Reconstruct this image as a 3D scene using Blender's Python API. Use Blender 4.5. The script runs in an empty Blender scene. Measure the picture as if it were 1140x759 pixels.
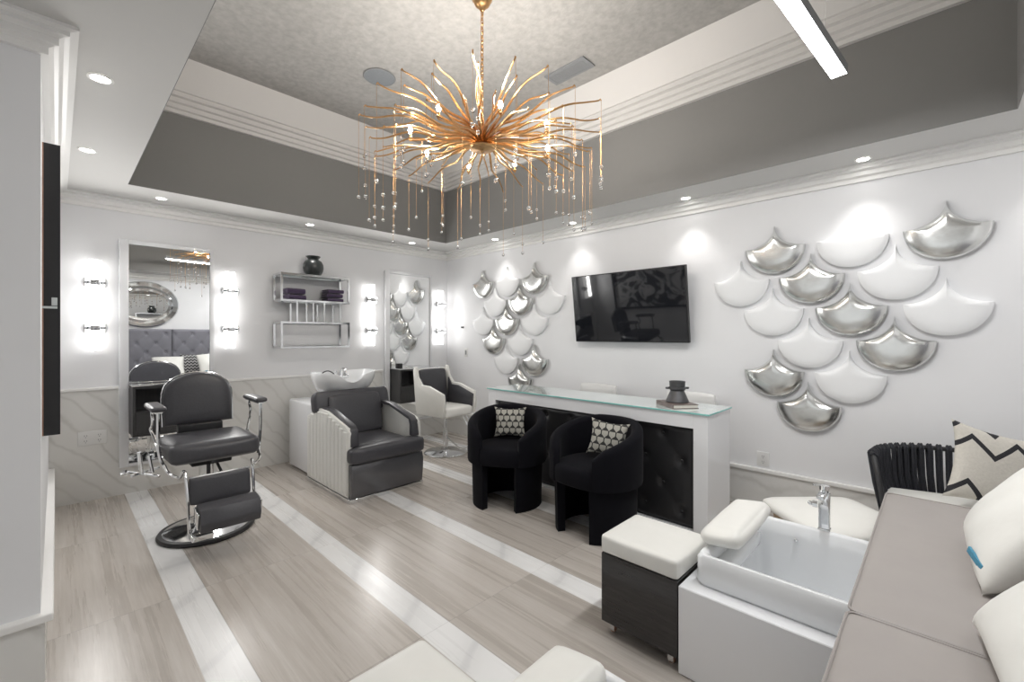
import bpy, bmesh, math, random
from mathutils import Vector, Matrix, Euler
PI = math.pi
sin, cos, radians = math.sin, math.cos, math.radians
random.seed(7)
S = bpy.context.scene
C = S.collection

# ------------------------------------------------------------------ materials
def nt(name):
    m = bpy.data.materials.new(name); m.use_nodes = True
    t = m.node_tree
    return m, t, t.nodes, t.links, t.nodes['Principled BSDF']

def mat(name, col, rough=0.5, metal=0.0, noise=0.0, nscale=30, bump=0.0, coat=0.0, spec=0.5, sheen=0.0, stretch=None, trans=0.0, ior=1.45):
    m, t, N, L, b = nt(name)
    b.inputs['Base Color'].default_value = (*col, 1)
    b.inputs['Roughness'].default_value = rough
    b.inputs['Metallic'].default_value = metal
    b.inputs['Coat Weight'].default_value = coat
    b.inputs['Coat Roughness'].default_value = 0.05
    b.inputs['Specular IOR Level'].default_value = spec
    b.inputs['Sheen Weight'].default_value = sheen
    b.inputs['Transmission Weight'].default_value = trans
    b.inputs['IOR'].default_value = ior
    tc = N.new('ShaderNodeTexCoord')
    mp = N.new('ShaderNodeMapping'); L.new(tc.outputs['Object'], mp.inputs[0])
    if stretch: mp.inputs['Scale'].default_value = stretch
    nz = N.new('ShaderNodeTexNoise'); nz.inputs['Scale'].default_value = nscale
    nz.inputs['Detail'].default_value = 5
    L.new(mp.outputs[0], nz.inputs['Vector'])
    mx = N.new('ShaderNodeMix'); mx.data_type = 'RGBA'
    mx.inputs[6].default_value = tuple(max(0, c*(1-noise)) for c in col) + (1,)
    mx.inputs[7].default_value = tuple(min(1, c*(1+noise)) for c in col) + (1,)
    L.new(nz.outputs['Fac'], mx.inputs[0]); L.new(mx.outputs[2], b.inputs['Base Color'])
    if bump:
        bp = N.new('ShaderNodeBump'); bp.inputs['Strength'].default_value = bump
        bp.inputs['Distance'].default_value = 0.01
        L.new(nz.outputs['Fac'], bp.inputs['Height']); L.new(bp.outputs[0], b.inputs['Normal'])
    return m

def emis(name, col, s):
    m, t, N, L, b = nt(name)
    b.inputs['Base Color'].default_value = (*col, 1)
    b.inputs['Emission Color'].default_value = (*col, 1)
    b.inputs['Emission Strength'].default_value = s
    return m

def math_node(N, L, op, a, b=None, c=None):
    n = N.new('ShaderNodeMath'); n.operation = op
    for i, v in enumerate((a, b, c)):
        if v is None: continue
        if isinstance(v, (int, float)): n.inputs[i].default_value = v
        else: L.new(v, n.inputs[i])
    return n.outputs[0]

def ramp(N, L, fac, stops):
    r = N.new('ShaderNodeValToRGB'); L.new(fac, r.inputs[0])
    e = r.color_ramp.elements
    while len(e) > 1: e.remove(e[-1])
    e[0].position = stops[0][0]; e[0].color = (*stops[0][1], 1)
    for p, c in stops[1:]:
        x = e.new(p); x.color = (*c, 1)
    return r.outputs[0]

def mixc(N, L, fac, a, b):
    x = N.new('ShaderNodeMix'); x.data_type = 'RGBA'
    for i, v in ((0, fac), (6, a), (7, b)):
        if isinstance(v, tuple): x.inputs[i].default_value = (*v, 1)
        elif isinstance(v, (int, float)): x.inputs[i].default_value = v
        else: L.new(v, x.inputs[i])
    return x.outputs[2]

def marble_mat(name, base, vein, rot=(0.6, 0.3, 0.9), vs=1.1, rough=0.25, amt=1.0):
    m, t, N, L, b = nt(name)
    tc = N.new('ShaderNodeTexCoord'); mp = N.new('ShaderNodeMapping')
    mp.inputs['Rotation'].default_value = rot
    L.new(tc.outputs['Object'], mp.inputs[0])
    w = N.new('ShaderNodeTexWave'); w.inputs['Scale'].default_value = vs
    w.inputs['Distortion'].default_value = 5.0; w.inputs['Detail'].default_value = 4
    w.inputs['Detail Scale'].default_value = 1.3
    L.new(mp.outputs[0], w.inputs[0])
    n = N.new('ShaderNodeTexNoise'); n.inputs['Scale'].default_value = 1.7; n.inputs['Detail'].default_value = 6
    L.new(mp.outputs[0], n.inputs[0])
    v = ramp(N, L, w.outputs['Fac'], [(0.0, (1, 1, 1)), (0.07, (.35, .35, .35)), (0.22, (0, 0, 0))])
    v2 = math_node(N, L, 'MULTIPLY', v, n.outputs['Fac'])
    v3 = math_node(N, L, 'MULTIPLY', v2, amt)
    cloud = mixc(N, L, n.outputs['Fac'], tuple(c*0.95 for c in base), tuple(min(1, c*1.05) for c in base))
    L.new(mixc(N, L, v3, cloud, vein), b.inputs['Base Color'])
    b.inputs['Roughness'].default_value = rough
    return m

def floor_mat():
    m, t, N, L, b = nt('floor tiles')
    tc = N.new('ShaderNodeTexCoord'); sp = N.new('ShaderNodeSeparateXYZ')
    L.new(tc.outputs['Object'], sp.inputs[0]); X, Y = sp.outputs[0], sp.outputs[1]
    M = lambda *a: math_node(N, L, *a)
    u = M('DIVIDE', M('SUBTRACT', X, 0.42), 0.76)
    fu = M('FRACT', u); iu = M('FLOOR', u)
    strip = M('LESS_THAN', fu, 0.205)
    v = M('DIVIDE', M('SUBTRACT', Y, 1.72), 1.21)
    fv = M('FRACT', v); iv = M('FLOOR', v)
    jv = M('LESS_THAN', fv, 0.004)
    ju = M('MAXIMUM', M('LESS_THAN', fu, 0.004), M('LESS_THAN', M('ABSOLUTE', M('SUBTRACT', fu, 0.206)), 0.004))
    joint = M('MAXIMUM', jv, ju)
    cid = N.new('ShaderNodeCombineXYZ'); L.new(iu, cid.inputs[0]); L.new(iv, cid.inputs[1])
    wn = N.new('ShaderNodeTexWhiteNoise'); L.new(cid.outputs[0], wn.inputs[0])
    # travertine: streaks along y, offset per tile
    vo = N.new('ShaderNodeVectorMath'); vo.operation = 'MULTIPLY_ADD'
    L.new(wn.outputs['Color'], vo.inputs[0]); vo.inputs[1].default_value = (9, 9, 9); L.new(tc.outputs['Object'], vo.inputs[2])
    mp = N.new('ShaderNodeMapping'); mp.inputs['Scale'].default_value = (20, 0.55, 1); L.new(vo.outputs[0], mp.inputs[0])
    n1 = N.new('ShaderNodeTexNoise'); n1.inputs['Scale'].default_value = 1.0; n1.inputs['Detail'].default_value = 8
    n1.inputs['Roughness'].default_value = .65; n1.inputs['Distortion'].default_value = 0.15
    L.new(mp.outputs[0], n1.inputs[0])
    mp2 = N.new('ShaderNodeMapping'); mp2.inputs['Scale'].default_value = (110, 5, 1); L.new(vo.outputs[0], mp2.inputs[0])
    n2 = N.new('ShaderNodeTexNoise'); n2.inputs['Scale'].default_value = 1.0; n2.inputs['Detail'].default_value = 4
    L.new(mp2.outputs[0], n2.inputs[0])
    f = M('ADD', M('MULTIPLY', n1.outputs['Fac'], 0.75), M('MULTIPLY', n2.outputs['Fac'], 0.25))
    trav = ramp(N, L, f, [(0.30, TRAV[0]), (0.45, TRAV[1]), (0.55, TRAV[2]), (0.72, TRAV[3])])
    tone = M('ADD', 0.93, M('MULTIPLY', wn.outputs['Value'], 0.12))
    tv = N.new('ShaderNodeVectorMath'); tv.operation = 'SCALE'; L.new(trav, tv.inputs[0]); L.new(tone, tv.inputs['Scale'])
    # white marble strip
    mp3 = N.new('ShaderNodeMapping'); mp3.inputs['Rotation'].default_value = (0, 0, 0.9); L.new(tc.outputs['Object'], mp3.inputs[0])
    w = N.new('ShaderNodeTexWave'); w.inputs['Scale'].default_value = 0.8; w.inputs['Distortion'].default_value = 6
    w.inputs['Detail'].default_value = 4; L.new(mp3.outputs[0], w.inputs[0])
    mar = ramp(N, L, w.outputs['Fac'], [(0.0, (.66, .66, .66)), (0.05, (.76, .76, .755)), (0.3, (.80, .80, .795)), (1, (.83, .83, .825))])
    col = mixc(N, L, strip, tv.outputs[0], mar)
    jcol = mixc(N, L, strip, (.27, .25, .23), (.6, .6, .59))
    col = mixc(N, L, M('MULTIPLY', joint, 0.55), col, jcol)
    L.new(col, b.inputs['Base Color'])
    L.new(M('ADD', 0.20, M('MULTIPLY', n1.outputs['Fac'], 0.16)), b.inputs['Roughness'])
    b.inputs['Specular IOR Level'].default_value = 0.4
    return m
TRAV = [(.39, .35, .315), (.47, .43, .39), (.53, .49, .45), (.64, .605, .565)]

def zig_mat(name, base, dark, kind, sc):
    m, t, N, L, b = nt(name)
    tc = N.new('ShaderNodeTexCoord'); sp = N.new('ShaderNodeSeparateXYZ'); L.new(tc.outputs['Object'], sp.inputs[0])
    M = lambda *a: math_node(N, L, *a)
    X, Z = sp.outputs[0], sp.outputs[2]
    nz = N.new('ShaderNodeTexNoise'); nz.inputs['Scale'].default_value = 90; L.new(tc.outputs['Object'], nz.inputs[0])
    if kind == 'chevron':
        tri = M('ABSOLUTE', M('SUBTRACT', M('FRACT', M('ADD', M('DIVIDE', X, sc), .35)), 0.5))
        k = M('ADD', M('DIVIDE', Z, sc*0.66), M('MULTIPLY', tri, 1.6))
        mask = M('LESS_THAN', M('FRACT', k), 0.26)
        mask = M('MULTIPLY', mask, M('GREATER_THAN', M('FRACT', M('ADD', M('MULTIPLY', M('FLOOR', k), .381), M('MULTIPLY', M('FLOOR', M('DIVIDE', X, sc)), .0))), .0))
    elif kind == 'zigzag':
        tri = M('ABSOLUTE', M('SUBTRACT', M('FRACT', M('DIVIDE', X, sc)), 0.5))
        k = M('ADD', M('DIVIDE', Z, sc), M('MULTIPLY', tri, 1.2))
        mask = M('LESS_THAN', M('FRACT', k), 0.5)
    else:   # scallop fans in offset rows
        vz = M('DIVIDE', Z, sc); row = M('FLOOR', vz); fz = M('FRACT', vz)
        off = M('MULTIPLY', M('FRACT', M('MULTIPLY', row, 0.5)), 1.0)
        fx = M('SUBTRACT', M('FRACT', M('ADD', M('DIVIDE', X, sc), off)), 0.5)
        ax = M('ABSOLUTE', fx)
        # heart/fan: light where ax < width(fz)
        wdt = M('MULTIPLY', M('SQRT', M('MAXIMUM', M('SUBTRACT', 1.0, M('POWER', M('ABSOLUTE', M('SUBTRACT', M('MULTIPLY', fz, 1.25), .85)), 2.0)), 0.0)), M('MULTIPLY', M('MINIMUM', M('MULTIPLY', fz, 2.2), 1.0), 0.43))
        mask = M('GREATER_THAN', ax, wdt)
        line = M('LESS_THAN', M('ABSOLUTE', M('SUBTRACT', M('FRACT', M('MULTIPLY', ax, 9)), .5)), .1)
        mask = M('MAXIMUM', mask, M('MULTIPLY', line, .45))
    c0 = mixc(N, L, nz.outputs['Fac'], tuple(c*.8 for c in base), base)
    L.new(mixc(N, L, mask, c0, dark), b.inputs['Base Color'])
    b.inputs['Roughness'].default_value = .85
    bp = N.new('ShaderNodeBump'); bp.inputs['Strength'].default_value = .4; bp.inputs['Distance'].default_value = .004
    L.new(nz.outputs['Fac'], bp.inputs['Height']); L.new(bp.outputs[0], b.inputs['Normal'])
    return m

def art_mat():
    m, t, N, L, b = nt('abstract painting')
    tc = N.new('ShaderNodeTexCoord')
    n = N.new('ShaderNodeTexNoise'); n.inputs['Scale'].default_value = 2.2; n.inputs['Distortion'].default_value = 2.5; n.inputs['Detail'].default_value = 3
    L.new(tc.outputs['Object'], n.inputs[0])
    c = ramp(N, L, n.outputs['Fac'], [(0.0, (.02, .02, .025)), (.47, (.05, .05, .06)), (.52, (.6, .6, .6)), (.6, (.75, .75, .75)), (.66, (.2, .2, .22))])
    L.new(c, b.inputs['Base Color']); b.inputs['Roughness'].default_value = .4
    return m

MT = {}
MT['paint'] = mat('white wall paint', (.81, .815, .83), .55, noise=.01, nscale=8)
MT['trim'] = mat('white trim paint', (.84, .835, .82), .4, noise=.01)
MT['soffit'] = mat('soffit paint', (.66, .655, .64), .6, noise=.01)
MT['grey'] = mat('grey recess paint', (.235, .232, .225), .6, noise=.02)
MT['cream'] = mat('cream cornice paint', (.68, .665, .65), .5, noise=.01)
MT['plaster'] = mat('silver textured wallpaper', (.42, .41, .395), .5, noise=.28, nscale=22, bump=.5, metal=.15)
MT['marble'] = marble_mat('wainscot marble', (.74, .735, .715), (.52, .51, .48), rot=(0.3, 0.75, 0.2), vs=2.3, amt=.8)
MT['floor'] = floor_mat()
MT['chrome'] = mat('chrome', (.80, .81, .82), .09, 1.0, noise=.03)
MT['silver'] = mat('silver leaf', (.74, .745, .73), .26, 1.0, noise=.2, nscale=6, bump=.35)
MT['wgloss'] = mat('white gloss lacquer', (.80, .81, .83), .22, noise=.01, coat=.5)
MT['wscale'] = mat('white satin lacquer', (.84, .85, .86), .45, noise=.01)
MT['porcelain'] = mat('white acrylic', (.80, .815, .83), .12, noise=.01, coat=.6)
MT['wleather'] = mat('white leather', (.76, .755, .72), .42, noise=.03, nscale=12, bump=.12)
MT['wribbed'] = mat('white ribbed leather', (.74, .74, .71), .45, noise=.04, nscale=60, bump=.05)
MT['char'] = mat('charcoal leather', (.062, .062, .070), .38, noise=.12, nscale=60, bump=.08)
MT['char2'] = mat('charcoal gloss panel', (.085, .085, .092), .18, noise=.05, coat=.6)
MT['velvet'] = mat('black velvet', (.0055, .0055, .008), .85, noise=.2, nscale=20, sheen=.03, spec=.10)
MT['bleather'] = mat('black leather', (.02, .02, .022), .38, noise=.1, nscale=60, bump=.06)
MT['black'] = mat('black satin', (.02, .02, .022), .4, noise=.1)
MT['screen'] = mat('black glass screen', (.010, .011, .014), .035, noise=.02, coat=0, spec=.9)
MT['gold'] = mat('antique gold', (.60, .36, .165), .30, 1.0, noise=.3, nscale=40)
MT['taupe'] = mat('taupe leather', (.33, .305, .29), .42, noise=.05, nscale=9, bump=.08)
MT['tuftgrey'] = mat('grey velvet upholstery', (.20, .20, .23), .55, noise=.1, nscale=14, sheen=.3)
MT['mirror'] = mat('mirror silvering', (.90, .91, .91), .0, 1.0, noise=.0)
MT['glass'] = mat('clear glass', (.85, .95, .93), .02, noise=0, trans=1.0)
MT['glassedge'] = mat('green glass edge', (.22, .55, .52), .1, noise=.05, coat=.5)
MT['crystal'] = mat('clear crystal', (.97, .97, .97), .0, noise=0, trans=1.0, ior=1.5)
MT['darkwood'] = mat('dark wood laminate', (.024, .022, .022), .2, noise=.7, nscale=6, stretch=(1, 1, 14), coat=.3)
MT['station'] = mat('dark ash laminate', (.05, .05, .052), .4, noise=.35, nscale=5, stretch=(10, 10, 1))
MT['towel'] = mat('plum towelling', (.075, .05, .105), .95, noise=.3, nscale=120, bump=.6, sheen=.3)
MT['vase'] = mat('dark green ribbed ceramic', (.012, .016, .016), .4, noise=.2, coat=.5)
MT['iron'] = mat('dark pewter', (.10, .10, .105), .45, .6, noise=.3, nscale=30, bump=.1)
MT['book'] = mat('brown patterned cover', (.15, .115, .105), .4, noise=.6, nscale=25)
MT['paper'] = mat('page edges', (.7, .66, .6), .8, noise=.1, nscale=80)
MT['plastic'] = mat('white plastic', (.78, .78, .77), .35, noise=.01)
MT['ventgrey'] = mat('grey vent metal', (.26, .27, .28), .5, noise=.1)
MT['spk'] = mat('grey speaker mesh', (.24, .26, .28), .7, noise=.25, nscale=200)
MT['rope'] = mat('black rope', (.025, .026, .032), .6, noise=.5, nscale=160, bump=.5, spec=.4)
MT['blue'] = mat('blue woven tag', (.06, .24, .36), .6, noise=.3, nscale=100)
MT['graytab'] = mat('pale metal tab', (.62, .66, .66), .35, .5, noise=.1)
MT['copper'] = mat('copper edging', (.45, .27, .20), .35, .8, noise=.3, nscale=20)
MT['wood'] = mat('pale oak', (.45, .34, .22), .5, noise=.2, nscale=10, stretch=(8, 8, 1))
MT['chevron'] = zig_mat('cream kilim with black chevrons', (.64, .61, .55), (.018, .018, .022), 'chevron', .18)
MT['zigzag'] = zig_mat('black and white zigzag', (.5, .5, .5), (.012, .012, .014), 'zigzag', .06)
MT['fans'] = zig_mat('cream and black fan print', (.50, .485, .43), (.03, .03, .03), 'fan', .052)
MT['art'] = art_mat()
MT['e_tube'] = emis('lit opal glass', (1, .985, .96), 1.7)
MT['e_disc'] = emis('lit downlight lens', (1, .98, .94), 10)
MT['e_bulb'] = emis('lit bulb', (1, .93, .84), 45)
MT['e_led'] = emis('lit diffuser', (1, 1, 1), 9)
MT['e_fill'] = emis('glowing fill pane', (.95, .98, 1), .25)  # faint glow for the added window pane

# ------------------------------------------------------------------ mesh builder
class MB:
    def __init__(s): s.b = bmesh.new(); s.mi = 0
    def _add(s, t, M=None):
        me = bpy.data.meshes.new('tmp')
        if s.mi:
            for f in t.faces: f.material_index = s.mi
        t.to_mesh(me); t.free()
        if M is not None: me.transform(M)
        s.b.from_mesh(me); bpy.data.meshes.remove(me)
        return s
    def box(s, x0, x1, y0, y1, z0, z1, r=0, seg=3, M=None):
        t = bmesh.new(); bmesh.ops.create_cube(t, size=1)
        bmesh.ops.scale(t, vec=(x1-x0, y1-y0, z1-z0), verts=t.verts)
        bmesh.ops.translate(t, vec=((x0+x1)/2, (y0+y1)/2, (z0+z1)/2), verts=t.verts)
        if r: bmesh.ops.bevel(t, geom=t.edges[:], offset=r, segments=seg, affect='EDGES', profile=.5)
        return s._add(t, M)
    def cushion(s, x0, x1, y0, y1, z0, z1, r=.03, bulge=.01, n=8, M=None):
        """rounded box with puffed faces"""
        t = bmesh.new(); bmesh.ops.create_cube(t, size=2)
        bmesh.ops.subdivide_edges(t, edges=t.edges[:], cuts=n, use_grid_fill=True)
        hx, hy, hz = (x1-x0)/2, (y1-y0)/2, (z1-z0)/2
        r = min(r, hx*.98, hy*.98, hz*.98)
        for v in t.verts:
            # redistribute so that the vertices crowd toward the edges
            u = [math.copysign(abs(c)**.65, c) if abs(c) > 1e-9 else 0 for c in v.co]
            p = Vector((u[0]*hx, u[1]*hy, u[2]*hz))
            core = Vector((max(-hx+r, min(hx-r, p.x)), max(-hy+r, min(hy-r, p.y)), max(-hz+r, min(hz-r, p.z))))
            d = p-core
            if d.length > 1e-9: p = core + d.normalized()*r
            a, b_, c = (1-u[0]**2), (1-u[1]**2), (1-u[2]**2)
            p.x += math.copysign(bulge*b_*c*abs(u[0])**4, u[0]); p.y += math.copysign(bulge*a*c*abs(u[1])**4, u[1]); p.z += math.copysign(bulge*a*b_*abs(u[2])**4, u[2])
            v.co = p+Vector(((x0+x1)/2, (y0+y1)/2, (z0+z1)/2))
        return s._add(t, M)
    def pillow(s, w, h, th, n=18, pinch=.09, M=None):
        """upright pillow in XZ, thickness along Y, centre at origin"""
        t = bmesh.new()
        for side in (-1, 1):
            g = []
            for j in range(n+1):
                row = []
                for i in range(n+1):
                    u, v = -1+2*i/n, -1+2*j/n
                    u = sin(u*PI/2)*.5+u*.5; v = sin(v*PI/2)*.5+v*.5
                    x = w/2*u*(1-pinch*(1-v*v)*abs(u)); z = h/2*v*(1-pinch*(1-u*u)*abs(v))
                    y = side*th/2*max(0, (1-u*u)*(1-v*v))**.42
                    y += side*.004*sin(9*u+5*v)*(1-u*u)*(1-v*v)
                    row.append(t.verts.new((x, y, z)))
                g.append(row)
            for j in range(n):
                for i in range(n):
                    q = (g[j][i], g[j][i+1], g[j+1][i+1], g[j+1][i])
                    t.faces.new(q if side < 0 else q[::-1])
        bmesh.ops.remove_doubles(t, verts=t.verts, dist=1e-5)
        return s._add(t, M)
    def loft(s, rings, closed=True, cap0=True, cap1=True, M=None):
        t = bmesh.new(); R = [[t.verts.new(p) for p in ring] for ring in rings]
        n = len(R[0])
        for a, b in zip(R, R[1:]):
            for i in range(n if closed else n-1):
                j = (i+1) % n
                t.faces.new((a[i], a[j], b[j], b[i]))
        if cap0: t.faces.new(R[0][::-1])
        if cap1: t.faces.new(R[-1])
        bmesh.ops.recalc_face_normals(t, faces=t.faces)
        return s._add(t, M)
    def tube(s, path, r, seg=10, M=None, closed=False):
        P = [Vector(p) for p in path]; rings = []
        rs = r if isinstance(r, (list, tuple)) else [r]*len(P)
        up = None; n = len(P)
        for i, p in enumerate(P):
            if closed: d = (P[(i+1) % n]-P[i-1])
            else: d = (P[min(i+1, n-1)]-P[max(i-1, 0)])
            d.normalize()
            if up is None:
                up = Vector((0, 0, 1)) if abs(d.z) < .9 else Vector((1, 0, 0))
            a = (up-d*up.dot(d)).normalized(); up = a; b = d.cross(a)
            rings.append([p+(a*cos(2*PI*k/seg)+b*sin(2*PI*k/seg))*rs[i] for k in range(seg)])
        if closed: rings.append(rings[0])
        return s.loft(rings, cap0=not closed, cap1=not closed, M=M)
    def cyl(s, x, y, z0, z1, r, r1=None, seg=32, M=None):
        r1 = r if r1 is None else r1
        return s.lathe([(0, z0), (r, z0), (r1, z1), (0, z1)], (x, y, 0), seg, M)
    def lathe(s, prof, loc=(0, 0, 0), seg=40, M=None):
        t = bmesh.new(); R = []
        for (r, z) in prof:
            if r < 1e-6: R.append([t.verts.new((loc[0], loc[1], loc[2]+z))])
            else: R.append([t.verts.new((loc[0]+r*cos(2*PI*k/seg), loc[1]+r*sin(2*PI*k/seg), loc[2]+z)) for k in range(seg)])
        for a, b in zip(R, R[1:]):
            for i in range(seg):
                j = (i+1) % seg
                q = [a[i % len(a)], a[j % len(a)], b[j % len(b)], b[i % len(b)]]
                u = []
                for v in q:
                    if v not in u: u.append(v)
                if len(u) > 2: t.faces.new(u)
        bmesh.ops.recalc_face_normals(t, faces=t.faces)
        return s._add(t, M)
    def prism(s, pts, a0, a1, axis='z', r=0, M=None, seg=2):
        """2-D outline extruded along an axis: x -> (y,z), y -> (x,z), z -> (x,y)"""
        f = {'x': lambda p, a: (a, p[0], p[1]), 'y': lambda p, a: (p[0], a, p[1]), 'z': lambda p, a: (p[0], p[1], a)}[axis]
        t = bmesh.new(); A = [t.verts.new(f(p, a0)) for p in pts]; B = [t.verts.new(f(p, a1)) for p in pts]
        n = len(pts); t.faces.new(A); t.faces.new(B[::-1])
        for i in range(n): t.faces.new((A[i], B[i], B[(i+1) % n], A[(i+1) % n]))
        bmesh.ops.recalc_face_normals(t, faces=t.faces)
        if r:
            es = [e for e in t.edges if len(e.link_faces) == 2 and e.calc_face_angle(0) > .5]
            bmesh.ops.bevel(t, geom=es, offset=r, segments=seg, affect='EDGES', profile=.5)
        return s._add(t, M)
    def sphere(s, c, r, seg=12, sc=(1, 1, 1), M=None):
        t = bmesh.new(); bmesh.ops.create_uvsphere(t, u_segments=seg, v_segments=max(6, seg*2//3), radius=r)
        bmesh.ops.scale(t, vec=sc, verts=t.verts); bmesh.ops.translate(t, vec=c, verts=t.verts)
        return s._add(t, M)
    def build(s, name, m, parent=None, loc=None, rot=None, ang=35, smooth=True):
        me = bpy.data.meshes.new(name); s.b.to_mesh(me); s.b.free()
        for x in (m if isinstance(m, list) else [m]): me.materials.append(MT[x] if isinstance(x, str) else x)
        if smooth:
            for p in me.polygons: p.use_smooth = True
            me.set_sharp_from_angle(angle=radians(ang))
        o = bpy.data.objects.new(name, me); C.objects.link(o)
        if parent: o.parent = parent
        if loc: o.location = loc
        if rot: o.rotation_euler = rot
        return o

def tag(o, label, cat, group=None):
    o['label'] = label; o['category'] = cat
    if group: o['group'] = group
    return o
def thing(name, label, cat, loc=(0, 0, 0), rz=0, group=None, rot=None):
    o = bpy.data.objects.new(name, None); C.objects.link(o); o.empty_display_size = .1
    o.location = loc; o.rotation_euler = rot if rot else (0, 0, rz)
    return tag(o, label, cat, group)
def struct(name, mb, m, **k):
    o = mb.build(name, m, **k); o['kind'] = 'structure'; return o
def kids(o): return [c for c in bpy.data.objects if c.parent == o]
def dup(root, loc, rz=None, label=None):
    def cp(o, par):
        c = o.copy(); C.objects.link(c)
        if par: c.parent = par
        for k in kids(o):
            if k != c: cp(k, c)
        return c
    ch = kids(root); r = root.copy(); C.objects.link(r)
    for k in ch:
        gs = kids(k); c = k.copy(); C.objects.link(c); c.parent = r
        for g in gs:
            d = g.copy(); C.objects.link(d); d.parent = c
    r.location = loc
    if rz is not None: r.rotation_euler = (0, 0, rz)
    if label: r['label'] = label
    return r
def rrect(cx, cy, hx, hy, r, z, n=6):
    out = []
    for (sx, sy, a0) in ((1, 1, 0), (-1, 1, PI/2), (-1, -1, PI), (1, -1, 3*PI/2)):
        for k in range(n+1):
            a = a0+PI/2*k/n
            out.append((cx+sx*(hx-r)+r*cos(a), cy+sy*(hy-r)+r*sin(a), z))
    return out
def bez(pts, n=12):
    """Catmull-Rom through points"""
    P = [Vector(p) for p in pts]; P = [P[0]*2-P[1]]+P+[P[-1]*2-P[-2]]; out = []
    for i in range(1, len(P)-2):
        for k in range(n):
            t = k/n; a, b, c, d = P[i-1], P[i], P[i+1], P[i+2]
            out.append(.5*((2*b)+(-a+c)*t+(2*a-5*b+4*c-d)*t*t+(-a+3*b-3*c+d)*t**3))
    out.append(P[-2]); return out

# ------------------------------------------------------------------ room shell
XW, YB, YF, XL = 3.976, 5.17, -0.87, -3.0     # right wall, back wall, front wall (behind the bench), left end
PX, PY = -0.042, 2.50                          # partition side face and front face
ZS = 2.59                                      # soffit height
RX0, RX1, RY0, RY1 = .393, 3.52, -.30, 4.60    # recess
ZG, ZT = 3.25, 3.62
struct('floor', MB().box(XL, XW+.1, YF-.1, YB+.1, -.06, 0), 'floor', smooth=False)
struct('wall_back', MB().box(PX-.05, XW+.1, YB, YB+.1, 0, ZS+.1), 'paint', smooth=False)
struct('wall_right', MB().box(XW, XW+.1, YF-.1, YB, 0, ZS+.1), 'paint', smooth=False)
struct('wall_front', MB().box(XL, XW, YF-.1, YF, 0, ZS+.1), 'paint', smooth=False)
struct('wall_left', MB().box(XL, PX, PY, YB+.1, 0, ZS+.1), 'paint', smooth=False)
# soffit: four slabs round the recess
for i, a in enumerate(((XL, RX0, YF-.1, YB+.1), (RX1, XW+.1, YF-.1, YB+.1), (RX0, RX1, YF-.1, RY0), (RX0, RX1, RY1, YB+.1))):
    struct('ceiling_soffit', MB().box(*a, ZS, ZS+.08), 'soffit', smooth=False)
# grey recess sides
g = MB()
for a in ((RX0-.06, RX0, RY0-.06, RY1+.06), (RX1, RX1+.06, RY0-.06, RY1+.06), (RX0, RX1, RY0-.06, RY0), (RX0, RX1, RY1, RY1+.06)):
    g.box(*a, ZS+.08, ZT+.05)
g.box(RX0, RX0+.003, RY0, RY1, ZS+.001, ZG); g.box(RX1-.003, RX1, RY0, RY1, ZS+.001, ZG)
g.box(RX0+.003, RX1-.003, RY0, RY0+.003, ZS+.001, ZG); g.box(RX0+.003, RX1-.003, RY1-.003, RY1, ZS+.001, ZG)
# the inside faces of the soffit edge are painted grey too
struct('trim_1', g, 'grey', smooth=False)
def frame_sweep(mb, x0, x1, y0, y1, prof):
    """prof: list of (inset, z); swept round a rectangle"""
    rings = [[(x0+i, y0+i, z), (x1-i, y0+i, z), (x1-i, y1-i, z), (x0+i, y1-i, z)] for i, z in prof]
    mb.loft(rings, cap0=False, cap1=False)
cv = MB()
frame_sweep(cv, RX0, RX1, RY0, RY1, [(0, ZG), (.035, ZG), (.035, ZG+.03), (.06, ZG+.035), (.06, ZG+.07), (.088, ZG+.075), (.088, ZG+.11), (.12, ZG+.115), (.12, ZG+.15), (.14, ZG+.152), (.27, ZT)])
struct('trim_2', cv, 'cream', smooth=False)
struct('ceiling', MB().box(RX0-.06, RX1+.06, RY0-.06, RY1+.06, ZT, ZT+.06), 'plaster', smooth=False)

# stepped cornice under the soffit (extruded along each wall)
CP = [(0, 2.485), (.022, 2.485), (.022, 2.512), (.036, 2.518), (.05, 2.52), (.05, 2.548), (.064, 2.554), (.08, 2.556), (.08, 2.572), (.105, 2.578), (.105, ZS), (0, ZS)]
def cornice(name, a, b, ang_in):
    """a,b: ends on the wall line in plan; the profile leans to the left of a->b; mitred by ang_in=(start,end) sign"""
    a, b = Vector(a), Vector(b); d = (b-a).normalized(); nrm = Vector((-d.y, d.x))
    r0 = [(a+nrm*p+d*p*ang_in[0]).to_3d()+Vector((0, 0, z)) for p, z in CP]
    r1 = [(b+nrm*p-d*p*ang_in[1]).to_3d()+Vector((0, 0, z)) for p, z in CP]
    struct(name, MB().loft([r0, r1]), 'trim', smooth=False)
cornice('trim_3', (XW, YB), (PX, YB), (1, 1))
cornice('trim_4', (XW, YF), (XW, YB), (1, 1))
cornice('trim_5', (PX, YB), (PX, PY), (1, -1))
cornice('trim_6', (PX, PY), (XL, PY), (-1, 0))
cornice('trim_7', (XL, YF), (XW, YF), (0, 1))
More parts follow.
